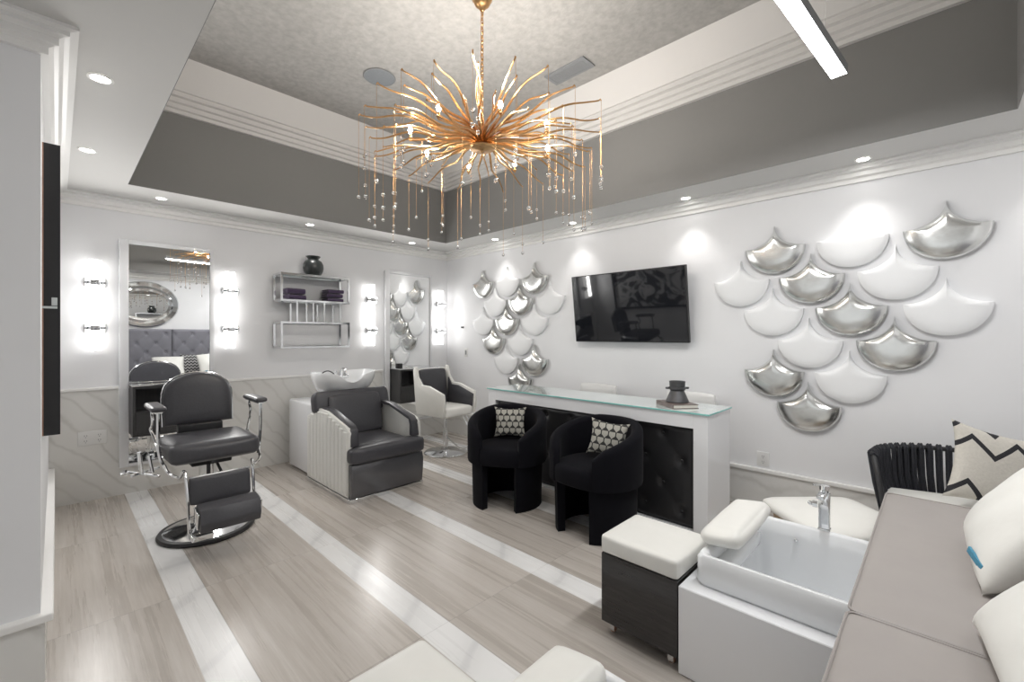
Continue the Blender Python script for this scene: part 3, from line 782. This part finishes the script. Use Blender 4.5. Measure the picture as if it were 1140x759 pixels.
bo = [(-.265, 0), (.265, 0), (.268, .22), (.385, .27), (.385, .41), (.36, .455), (-.36, .455), (-.385, .41), (-.385, .27), (-.268, .22)]
MB().prism(bo, -.05, .06, 'y', r=.028, M=Mb, seg=4).build('backrest', 'char', su)
MB().cushion(-.26, .26, -.075, -.03, .03, .40, r=.02, bulge=.012, M=Mb).build('back_cushion', 'char', su)
MB().box(-.31, .31, .905, 1.50, .02, .72, r=.02).build('rear_cabinet', 'wgloss', su)
# wash bowl
def bowl():
    n = 56; R = []
    def ring(sc, z, dip=0, lift=0):
        out_ = []
        for k in range(n):
            a = 2*PI*k/n; ca, sa = cos(a), sin(a)
            x = .315*sc*math.copysign(abs(ca)**.85, ca); y = .235*sc*math.copysign(abs(sa)**.85, sa)
            front = math.exp(-((a-3*PI/2)/.30)**2)
            zz = z-dip*front+lift*(abs(ca)**2)
            if front > .05: y += .03*front*(1 if dip else 0)
            out_.append((x, y+.045*(1-sc)*2*(1 if z < .1 else 0), zz))
        return out_
    R.append(ring(.5, .0)); R.append(ring(.70, .01)); R.append(ring(.86, .06)); R.append(ring(.97, .14, .03, .0)); R.append(ring(1.0, .195, .085, .015)); R.append(ring(.985, .205, .09, .015)); R.append(ring(.95, .205, .09, .015)); R.append(ring(.92, .19, .08, .01))
    R.append(ring(.8, .12, .02)); R.append(ring(.6, .055)); R.append(ring(.3, .035)); R.append(ring(.05, .03))
    return MB().loft(R)
bw = bowl().build('wash_bowl', 'porcelain', su, loc=(0.01, .89, .815), ang=60)
bw.rotation_euler = (0, 0, 0)
MB().cyl(0, 0, -.12, .02, .09, .11).build('bowl_stand', 'porcelain', su, loc=(.01, .95, .82))
fc = MB().cyl(.05, .17, .12, .21, .018).tube(bez([(.05, .17, .20), (.05, .13, .235), (.05, .07, .22), (.05, .05, .19)], 5), .011, 10).cyl(-.01, .175, .14, .21, .014).cyl(.11, .175, .14, .21, .014).box(-.04, .14, .16, .195, .13, .16, r=.008).build('faucet', 'chrome', bw)
MB().tube(bez([(-.22, .06, .12), (-.21, .03, .20), (-.17, -.02, .228), (-.12, -.05, .19), (-.11, -.05, .10)], 6), .006, 8).build('spray_hose', 'iron', bw)

# ------------------------------------------------------------------ white styling chair
sc = thing('styling_chair', 'white shell styling chair with charcoal inside on a round chrome base', 'salon chair', (3.24, 4.24, 0), radians(4))
MB().lathe([(0, .0), (.252, .0), (.257, .006), (.247, .014), (.06, .022), (.04, .03), (0, .03)], seg=56).build('base_plate', 'chrome', sc)
MB().cyl(0, 0, .025, .25, .032).cyl(0, 0, .24, .44, .022).cyl(0, 0, .43, .455, .09).build('column', 'chrome', sc)
MB().cushion(-.215, .215, -.25, .21, .455, .565, r=.03, bulge=.01).build('seat', 'wleather', sc)
sd = [(-.24, .47), (-.27, .60), (-.25, .735), (.0, .81), (.13, .815), (.20, .90), (.235, 1.02), (.27, 1.02), (.25, .80), (.22, .47)]
for sx in (-1, 1):
    x0, x1 = sorted((sx*.225, sx*.265)); Ms = Matrix.Identity(4)
    MB().prism(sd, x0, x1, 'x', r=.010, M=Ms).build('side_shell', 'wleather', sc)
    x0, x1 = sorted((sx*.205, sx*.225))
    sd2 = [(y*.97, z*.985+.005) for y, z in sd if z < .95]+[(.20, .92), (.2, .5)]
    MB().prism([(-.235, .55), (-.25, .70), (.0, .785), (.13, .79), (.19, .88), (.2, .55)], x0, x1, 'x', r=.006).build('side_lining', 'char', sc)
Mb = Matrix.Translation((0, .205, .50)) @ Euler((radians(-6), 0, 0)).to_matrix().to_4x4()
MB().box(-.245, .245, .02, .055, 0, .50, r=.012, M=Mb).build('back_shell', 'wleather', sc)
MB().cushion(-.20, .20, -.035, .022, .04, .485, r=.022, bulge=.01, M=Mb).build('back_lining', 'char', sc)
MB().tube(bez([(.10, -.18, .455), (.13, -.22, .36), (.17, -.36, .16), (.17, -.38, .13)], 5), .008, 8).tube(bez([(.16, -.18, .455), (.19, -.22, .36), (.20, -.36, .16), (.17, -.40, .13)], 5), .008, 8).tube([(.18, -.38, .13), (-.12, -.38, .13)], .010, 8).tube([(-.12, -.38, .13), (0, -.03, .18)], .008, 8).build('footrest', 'chrome', sc)

# ------------------------------------------------------------------ black tub chairs
def tub_chair(label):
    t = thing('tub_chair', label, 'armchair', (0, 0, 0), group='black velvet tub chairs in front of the desk')
    # local: faces -y. barrel shell wraps the back; arc open to the front
    n = 40; Ro, Ri = .335, .255; A0, A1 = radians(-58), radians(238)
    def arc(R, a): return (R*cos(a), R*sin(a))
    def top(a):
        # top edge height: high at back, sloping down to arm fronts
        d = abs(a-PI/2)/radians(148); return .775-.20*max(0, d-.2)**1.3*1.1-.05*max(0, d-.8)
    rings = []
    for k in range(n+1):
        a = A0+(A1-A0)*k/n; zt = top(a); zb = .36; ring = []
        endr = min(1, min(k, n-k)/3.0); th = .5+.5*math.sqrt(max(0, 1-(1-endr)**2))
        mid = (Ro+Ri)/2; hw = (Ro-Ri)/2*th
        zt2 = zt-.03*(1-endr)**2; r0 = .034*th
        sec = []
        for q in range(9):   # rounded top
            b = PI*q/8; sec.append((mid+hw*cos(b), zt2-r0+r0*sin(b)))
        sec = [(mid+hw*.9, zb), (mid+hw, zb+.015)]+sec+[(mid-hw, zb+.015), (mid-hw*.9, zb)]
        rings.append([(R_*cos(a), R_*sin(a), z) for R_, z in sec])
    MB().loft(rings).build('barrel_back', 'velvet', t, ang=60)
    # seat
    R = []
    for s_, z in ((.0001, .36), (.97, .36), (1, .375), (1, .455), (.97, .478), (.85, .49), (.5, .497), (.0001, .50)):
        ring = []
        for k in range(48):
            a = 2*PI*k/48; x, y = .253*cos(a), .253*sin(a)
            if y < 0: y = -.29*abs(sin(a))**.55; x = .253*math.copysign(abs(cos(a))**.75, cos(a))
            ring.append((x*s_, y*s_, z))
        R.append(ring)
    MB().loft(R).build('seat', 'velvet', t, ang=60)
    # solid curved base with arched opening between two front legs
    for sx in (-1, 1):
        rings = []; nn = 18
        for k in range(nn+1):
            a = (radians(-62)+(radians(90)-radians(-62))*k/nn)
            zb = 0 if k < 7 else .0+.0
            ro = .29; ri = .235
            rings.append([(sx*ri*cos(a), ri*sin(a), zb), (sx*ro*cos(a), ro*sin(a), zb), (sx*ro*1.03*cos(a), ro*1.03*sin(a), .37), (sx*ri*cos(a), ri*sin(a), .37)])
        MB().loft(rings).build('leg', 'velvet', t, ang=40)
    return t
tc1 = tub_chair('black velvet tub chair at the far left end of the desk front')
tc1.location = (2.66, 2.63, 0); tc1.rotation_euler = (0, 0, math.atan2(-.50, -.866)+PI/2)
rzB = math.atan2(.05, -.99)+PI/2
tc2 = dup(tc1, (2.735, 1.80, 0), rzB, 'black velvet tub chair nearer the camera, its pillow turned sideways')
def pillow_thing(name, w, h, th, m, loc, yaw, lean, roll, label, group=None, pinch=.09, extra=None):
    o = MB().pillow(w, h, th, pinch=pinch).build(name, m, ang=80)
    o.rotation_mode = 'XYZ'
    o.matrix_world = Matrix.Translation(loc) @ Euler((0, 0, yaw)).to_matrix().to_4x4() @ Euler((lean, 0, 0)).to_matrix().to_4x4() @ Euler((0, roll, 0)).to_matrix().to_4x4()
    return tag(o, label, 'cushion', group)
rzA = tc1.rotation_euler[2]
def fwd(rz): return Vector((sin(rz), -cos(rz), 0))   # chair facing direction for rotation rz
a = Vector((2.66, 2.63, .645))-fwd(rzA)*.10
pillow_thing('throw_pillow', .28, .26, .09, 'fans', a, rzA+.15, radians(-12), 0, 'small fan print throw pillow in the tub chair at the far left', pinch=.15)
a = Vector((2.735, 1.80, .645))-fwd(rzB)*.07+Vector((.0, -.06, 0))
pillow_thing('throw_pillow', .28, .26, .09, 'fans', a, rzB+.55, radians(-12), radians(8), 'small fan print throw pillow in the tub chair nearer the camera', pinch=.15)

# ------------------------------------------------------------------ desk
dk = thing('reception_desk', 'long white desk with tufted black leather front and glass top', 'desk', (3.10, 1.135, 0))
DLn, DD = 2.20, .445
m = MB().box(0, DD, 0, .10, .0, .845, r=.003).box(0, DD, DLn-.10, DLn, 0, .845, r=.003).box(0, DD, .10, DLn-.10, .745, .845).box(.02, .08, .10, DLn-.10, 0, .02)
m.build('frame', 'wgloss', dk, smooth=False)
def tuft(wid, hei, sy, sz, D, oy, oz, ny=120, nz=44, flip=1):
    """surface in (y,z), bulging toward -x"""
    t = bmesh.new(); G = []
    for j in range(nz+1):
        row = []
        for i in range(ny+1):
            y, z = wid*i/ny, hei*j/nz
            a = (y-oy)/sy+(z-oz)/sz; b_ = (y-oy)/sy-(z-oz)/sz
            d2 = min(((a-round(a))**2+(b_-round(b_))**2), 1)
            p = (1-math.exp(-d2/.018))*.75+.25*abs(sin(PI*a)*sin(PI*b_))**.6
            e = min(1, min(y, wid-y, z, hei-z)/.03)
            row.append(t.verts.new((-flip*(D*p*.9+.004)*e**.5, y, z)))
        G.append(row)
    for j in range(nz):
        for i in range(ny): t.faces.new((G[j][i], G[j+1][i], G[j+1][i+1], G[j][i+1]))
    return t
m = MB(); m._add(tuft(DLn-.2, .725, .28, .366, .028, .101, .103), Matrix.Translation((.06, .10, .02)))
m.box(.06, .08, .10, DLn-.10, .02, .745)
pn = m.build('tufted_panel', 'bleather', dk, ang=80)
bmesh0 = MB().sphere((0, 0, 0), .013, 10, (.55, 1, 1)).build('button', 'bleather', pn); b0 = bmesh0; first = True
for i in range(-8, 10):
    for j in range(-1, 4):
        for k in (0, .5):
            y = .101+.28*(i+k); z = .073+.366*(j+k)
            if .03 < y < DLn-.23 and .03 < z < .67:
                if not first: b0 = bmesh0.copy(); C.objects.link(b0)
                first = False; b0.location = (.052, .10+y, .05+z)
gt = MB().box(-.012, DD+.012, -.012, DLn+.012, .847, .859, r=.001)
gtop = gt.build('glass_top', 'wgloss', dk, smooth=False)
gtop.data.materials.clear()
mg = mat('glazed white top', (.66, .76, .76), .03, noise=.0, coat=1.0, spec=.8); gtop.data.materials.append(mg); gtop.data.materials.append(MT['glassedge'])
for p in gtop.data.polygons:
    if abs(p.normal.z) < .7: p.material_index = 1
# white chairs behind
def desk_chair(label, y):
    t = thing('desk_chair', label, 'chair', (3.64, y, 0), group='white chairs behind the desk')
    MB().cushion(-.0, .0+.26, -.21, .21, .42, .50, r=.03, bulge=.008, M=Matrix.Translation((0, 0, 0))).build('seat', 'plastic', t)
    Mq = Matrix.Translation((.225, 0, .48))
    MB().cushion(0, .055, -.215, .215, 0, .415, r=.024, bulge=.006, M=Mq).build('backrest', 'plastic', t)
    MB().cyl(.13, 0, .02, .43, .025).build('column', 'chrome', t)
    MB().lathe([(0, 0), (.16, 0), (.16, .01), (.03, .025), (0, .025)], (.13, 0, 0), 40).build('base_plate', 'chrome', t)
    return t
dc = desk_chair('white leather chair behind the left half of the desk', 2.52)
dup(dc, (3.64, 1.575, 0), label='white leather chair behind the desk beside the book and pot')
# book and pewter pot
bkk = thing('book', 'brown patterned hardback book lying on the glass desk top', 'book', (3.30, 1.44, .8592), radians(-38))
MB().box(-.10, .10, -.135, .135, .0, .004).box(-.10, .10, -.135, .135, .026, .030).box(-.10, -.096, -.135, .135, .004, .026).build('cover', 'book', bkk, smooth=False)
MB().box(-.095, .094, -.130, .130, .004, .026).build('pages', 'paper', bkk, smooth=False)
pot = thing('decorative_pot', 'dark pewter pot with flared foot and small handles on the book', 'pot', (3.31, 1.44, .890))
MB().lathe([(0, 0), (.082, 0), (.084, .006), (.066, .05), (.05, .085), (.056, .094), (.064, .10), (.064, .112), (.056, .116), (.058, .15), (.06, .158), (.052, .158), (.048, .13), (0, .13)], seg=40).build('body', 'iron', pot)
for a in (radians(45), radians(225)):
    d = Vector((cos(a), sin(a), 0))
    d = Vector((.695, -.719, 0))*(1 if a < 2 else -1)
    MB().cushion(-.014, .014, -.014, .014, -.008, .008, r=.006, bulge=0, n=3, M=Matrix.Translation(d*.074+Vector((0, 0, .106)))).build('handle', 'iron', pot)

# ------------------------------------------------------------------ ottomans
def ottoman(label, loc):
    t = thing('ottoman', label, 'ottoman', loc, group='ottomans beside the foot baths')
    MB().box(0, .335, 0, .365, .055, .375, r=.003).build('body', 'darkwood', t, smooth=False)
    MB().cushion(-.004, .339, -.004, .369, .376, .462, r=.018, bulge=.006, n=12).build('cushion', 'wleather', t)
    for x in (.04, .295):
        for y in (.04, .325):
            c = MB().cyl(x, y, .04, .056, .018, seg=16).box(x-.014, x-.010, y-.012, y+.012, .012, .045).box(x+.010, x+.014, y-.012, y+.012, .012, .045).build('caster', 'chrome', t)
            MB().lathe([(0, -.008), (.016, -.008), (.018, 0), (.016, .008), (0, .008)], seg=20, M=Matrix.Translation((x, y, .018)) @ Euler((0, PI/2, 0)).to_matrix().to_4x4()).build('wheel', 'copper', c)
    return t
ot = ottoman('dark wood ottoman with white leather cushion on casters beside the desk end', (1.792, .781, 0))
SH = 1.335
dup(ot, (1.792-SH, .79, 0), label='white topped ottoman cut off by the bottom edge of the photo')

# ------------------------------------------------------------------ foot bath
def foot_bath(label, loc):
    t = thing('pedicure_basin', label, 'foot bath', loc, group='pedicure foot baths')   # local origin x=1.79,y=.13
    # cabinet 0..0.79 x 0..0.64, hollow top
    W, D = .80, .635; cx, cy = W/2, D/2
    R = [rrect(cx, cy, W/2, D/2, .004, .004, 2), rrect(cx, cy, W/2, D/2, .004, .360, 2), rrect(cx, cy, W/2-.003, D/2-.003, .004, .364, 2), rrect(.39, .30, .305, .275, .004, .364, 2), rrect(.39, .30, .305, .275, .004, .36, 2)]
    MB().loft(R, cap1=False).build('cabinet', 'wgloss', t, ang=30)
    # tub
    tcx, tcy = .39, .30; HX, HY = .325, .292
    R = [rrect(tcx, tcy, HX-.01, HY-.01, .03, .3645), rrect(tcx, tcy, HX, HY, .035, .38), rrect(tcx, tcy, HX, HY, .035, .475), rrect(tcx, tcy, HX-.008, HY-.008, .035, .489), rrect(tcx, tcy, HX-.022, HY-.022, .035, .490), rrect(tcx, tcy, HX-.034, HY-.034, .04, .480),
         rrect(tcx, tcy-.005, HX-.040, HY-.045, .05, .42), rrect(tcx, tcy-.01, HX-.058, HY-.06, .06, .13), rrect(tcx, tcy-.01, HX-.10, HY-.10, .06, .10)]
    tb = MB().loft(R, cap0=False).build('tub', 'porcelain', t, ang=50)
    # moulded side ledge at the ottoman end
    MB().cushion(tcx-.27, tcx+.27, tcy+HY-.105, tcy+HY-.03, .36, .44, r=.03, bulge=0, n=6).build('side_ledge', 'porcelain', tb)
    mj = MB().lathe([(0, 0), (.03, 0), (.034, .005), (.026, .011), (.014, .012), (.012, .006), (0, .006)], seg=28)
    mj.build('water_jet', 'porcelain', tb, loc=(.42, tcy+HY-.062, .30), rot=(radians(86), 0, 0))
    MB().sphere((tcx+HX-.045, tcy+.05, .42), .008, 12).build('overflow_button', 'chrome', tb)
    fx, fy = .715, .245
    fa = MB().prism([(-.017, -.022), (.017, -.022), (.017, .022), (-.017, .022)], 0, .175, 'z', r=.006).box(-.1, .012, -.016, .016, .165, .185, r=.006).box(-.022, .022, -.024, .024, -.003, .008, r=.004).build('faucet', 'chrome', t, loc=(fx, fy, .49))
    MB().cyl(0, 0, .0, .02, .016).sphere((0, 0, .028), .012).build('faucet_knob', 'chrome', fa, loc=(.0, .026, .11), rot=(-PI/2, 0, 0))
    MB().cyl(0, 0, 0, .02, .02).box(-.006, .05, -.006, .006, .018, .026, r=.002).build('mixer_lever', 'chrome', fa, loc=(0, 0, .185), rot=(0, 0, 2.2))
    return t
fb = foot_bath('white acrylic foot bath with chrome faucet beside the ottoman and bench', (1.79, .14, 0))
fb2 = dup(fb, (1.79-1.455, .14, 0), label='white foot bath whose rim corner shows at the bottom edge of the photo')
for o in list(kids(fb2)):
    if o.name.startswith('faucet'):
        for g_ in kids(o): bpy.data.objects.remove(g_)
        bpy.data.objects.remove(o)
def roll(label, loc, src=None):
    if src is None:
        o = MB().cushion(-.235, .235, -.085, .085, -.035, .035, r=.034, bulge=.010, n=12).build('footrest_pillow', 'wleather', ang=80)
    else:
        o = src.copy(); C.objects.link(o)
    o.location = loc; o.rotation_euler = (radians(-8), radians(-2), 0)
    return tag(o, label, 'cushion', 'white leather footrest pillows on the foot baths')
r1 = roll('white leather footrest pillow on the rim of the foot bath with the faucet', (2.175, .665, .542))
roll('white leather footrest pillow at the bottom edge of the photo', (2.175-1.455, .665, .542), r1)

# ------------------------------------------------------------------ bench
bn = thing('banquette_bench', 'long taupe leather bench in the right foreground', 'bench', (.285, -.75, 0))
BX = 2.675
MB().box(0, BX-.05, 0, .62, .0, .494).build('base', 'wgloss', bn, smooth=False)
for (x0, x1) in ((.0, 1.331), (1.333, BX)):
    cs = MB().cushion(x0, x1, 0, .945, .495, .60, r=.02, bulge=.004, n=12).build('seat_cushion', 'taupe', bn)
    pp = rrect((x0+x1)/2, .4725, (x1-x0)/2-.004, .4725-.003, .022, .594)
    MB().tube(pp, .004, 6, closed=True).build('piping', 'taupe', cs)
hb = thing('tufted_headboard', 'grey button tufted banquette back on the wall behind the bench', 'headboard', (.285, YF, 0))
for k in range(2):
    x0 = k*(BX/2)+.003; wd = BX/2-.006
    m = MB(); Mh = Matrix.Translation((x0+wd, .07, 0)) @ Matrix.Rotation(-PI/2, 4, 'Z')
    Mh = Matrix(((0, -1, 0, x0+wd), (-1, 0, 0, .07), (0, 0, 1, .6), (0, 0, 0, 1)))
    tt = tuft(wd, .92, .30, .36, .035, .1, .1, 90, 60); bmesh.ops.reverse_faces(tt, faces=tt.faces)
    m._add(tt, Mh); m.box(x0, x0+wd, 0.002, .07, 0, 1.52)
    p = m.build('back_panel', 'tuftgrey', hb, ang=80)
    b0 = None
    for i in range(-6, 8):
        for j in range(-2, 5):
            for q in (0, .5):
                y = .1+.30*(i+q); z = .1+.36*(j+q)
                if .03 < y < wd-.03 and .03 < z < .88:
                    if b0 is None: b0 = hb0 = MB().sphere((0, 0, 0), .014, 8).build('button', 'tuftgrey', p)
                    else: b0 = hb0.copy(); C.objects.link(b0)
                    b0.location = (x0+wd-y, .074, z+.6)
# pillows on the bench
P1 = pillow_thing('throw_pillow', .50, .50, .20, 'wleather', (2.20, -.24, .825), radians(6), radians(38), radians(-6), 'large white leather pillow with a blue tag leaning on the taupe bench', pinch=.05)
MB().box(-.045, .045, -.004, .004, -.011, .011, r=.002).build('blue_tag', 'blue', P1, loc=(-.165, .050, -.198), rot=(radians(-28), radians(0), radians(20)))
pillow_thing('throw_pillow', .50, .50, .20, 'wleather', (1.49, -.27, .80), radians(6), radians(46), 0, 'plain white pillow in the bottom right corner of the photo', pinch=.05)
pillow_thing('throw_pillow', .40, .40, .12, 'zigzag', (1.93, -.64, .825), 0, radians(14), 0, 'black and white zigzag pillow at the bench back, seen in the mirror')

# ------------------------------------------------------------------ rope chair and pouf
rc = thing('rope_chair', 'black rope barrel chair with white cushion against the right wall', 'armchair', (3.42, -.10, 0), radians(-75))
n = 64; A0, A1 = radians(-18), radians(198); Rr_ = .385
rail = []; low = []
for k in range(n+1):
    a = A0+(A1-A0)*k/n; e = min(k, n-k)/n
    z = .70-.24*max(0, 1-e*9)**2
    rail.append((Rr_*cos(a), Rr_*sin(a), z)); low.append((.33*cos(a), .33*sin(a), .36))
frm = MB().tube(rail, .014, 10).tube(low, .012, 8)
frm.tube([rail[0], (low[0][0]*1.0, low[0][1], .36)], .013, 8).tube([rail[-1], (low[-1][0], low[-1][1], .36)], .013, 8)
frm.build('frame', 'black', rc)
rp = MB()
for k in range(6, n-5):
    if k % 2: continue
    a = Vector(rail[k]); b = Vector(low[k]); o_ = Vector((a.x, a.y, 0)).normalized()
    for dd in (-.006, .007):
        tg = Vector((-o_.y, o_.x, 0))*dd
        rp.tube([b+o_*.016+tg, (a+b)/2+o_*.022+tg, a+o_*.018+tg, a+Vector((0, 0, .02))+tg, a-o_*.018+tg, (a+b)/2-o_*.0+tg, b-o_*.014+tg], .0075, 6)
rp.build('rope_weave', 'rope', rc)
MB().lathe([(0, .34), (.32, .34), (.33, .352), (.32, .364), (0, .364)], seg=48).build('seat_frame', 'black', rc)
MB().cushion(-.30, .30, -.36, .24, .366, .47, r=.04, bulge=.012, n=10).build('seat_cushion', 'wleather', rc)
for (x, y) in ((-.25, -.22), (.25, -.22), (-.22, .22), (.22, .22)):
    MB().tube([(x, y, .35), (x*1.12, y*1.12, 0.001)], [.014, .010], 8).build('leg', 'black', rc)
pillow_thing('throw_pillow', .46, .42, .13, 'chevron', (3.42, -.235, .695), radians(-62), radians(-16), radians(14), 'cream pillow with black chevron stripes on the rope chair', pinch=.15)
pf = thing('pouf', 'low white leather pouf with pointed corner behind the foot bath', 'ottoman', (2.915, .395, 0), radians(45))
def superr(h, p, z, n=64):
    return [(h*math.copysign(abs(cos(a))**p, cos(a)), h*math.copysign(abs(sin(a))**p, sin(a)), z) for a in [2*PI*k/n for k in range(n)]]
H = .272
MB().loft([superr(H*.95, .22, .395), superr(H*.99, .22, .40), superr(H, .22, .412), superr(H*.985, .22, .428), superr(H*.93, .25, .44), superr(H*.7, .4, .455), superr(H*.3, .5, .462), superr(H*.01, .5, .463)]).build('cushion', 'wleather', pf, ang=60)
MB().loft([superr(H*.80, .35, .0), superr(H*.84, .35, .2), superr(H*.88, .35, .384)]).build('base', 'wood', pf, ang=60)

# ------------------------------------------------------------------ world, camera, colour
W = bpy.data.worlds.new('World'); S.world = W; W.use_nodes = True
W.node_tree.nodes['Background'].inputs[0].default_value = (.9, .95, 1, 1)
W.node_tree.nodes['Background'].inputs[1].default_value = .6
cd = bpy.data.cameras.new('Camera'); cam = bpy.data.objects.new('Camera', cd); C.objects.link(cam)
F_PX = 491.0
cd.sensor_width = 36; cd.lens = 36*F_PX/1140; cd.clip_start = .02
cd.shift_y = (373-379.5)/1140*-1 * -1
cam.location = (0, 0, 1.4)
th = math.atan((1045-570)/F_PX)
cam.rotation_euler = (PI/2, 0, th-PI/2)
S.camera = cam
S.view_settings.view_transform = 'Standard'
S.view_settings.look = 'None'
S.view_settings.exposure = 0.92
S.cycles.use_denoising = True
S.cycles.max_bounces = 10
S.cycles.diffuse_bounces = 6
S.cycles.sample_clamp_indirect = 6
S.cycles.caustics_reflective = False
S.cycles.caustics_refractive = False
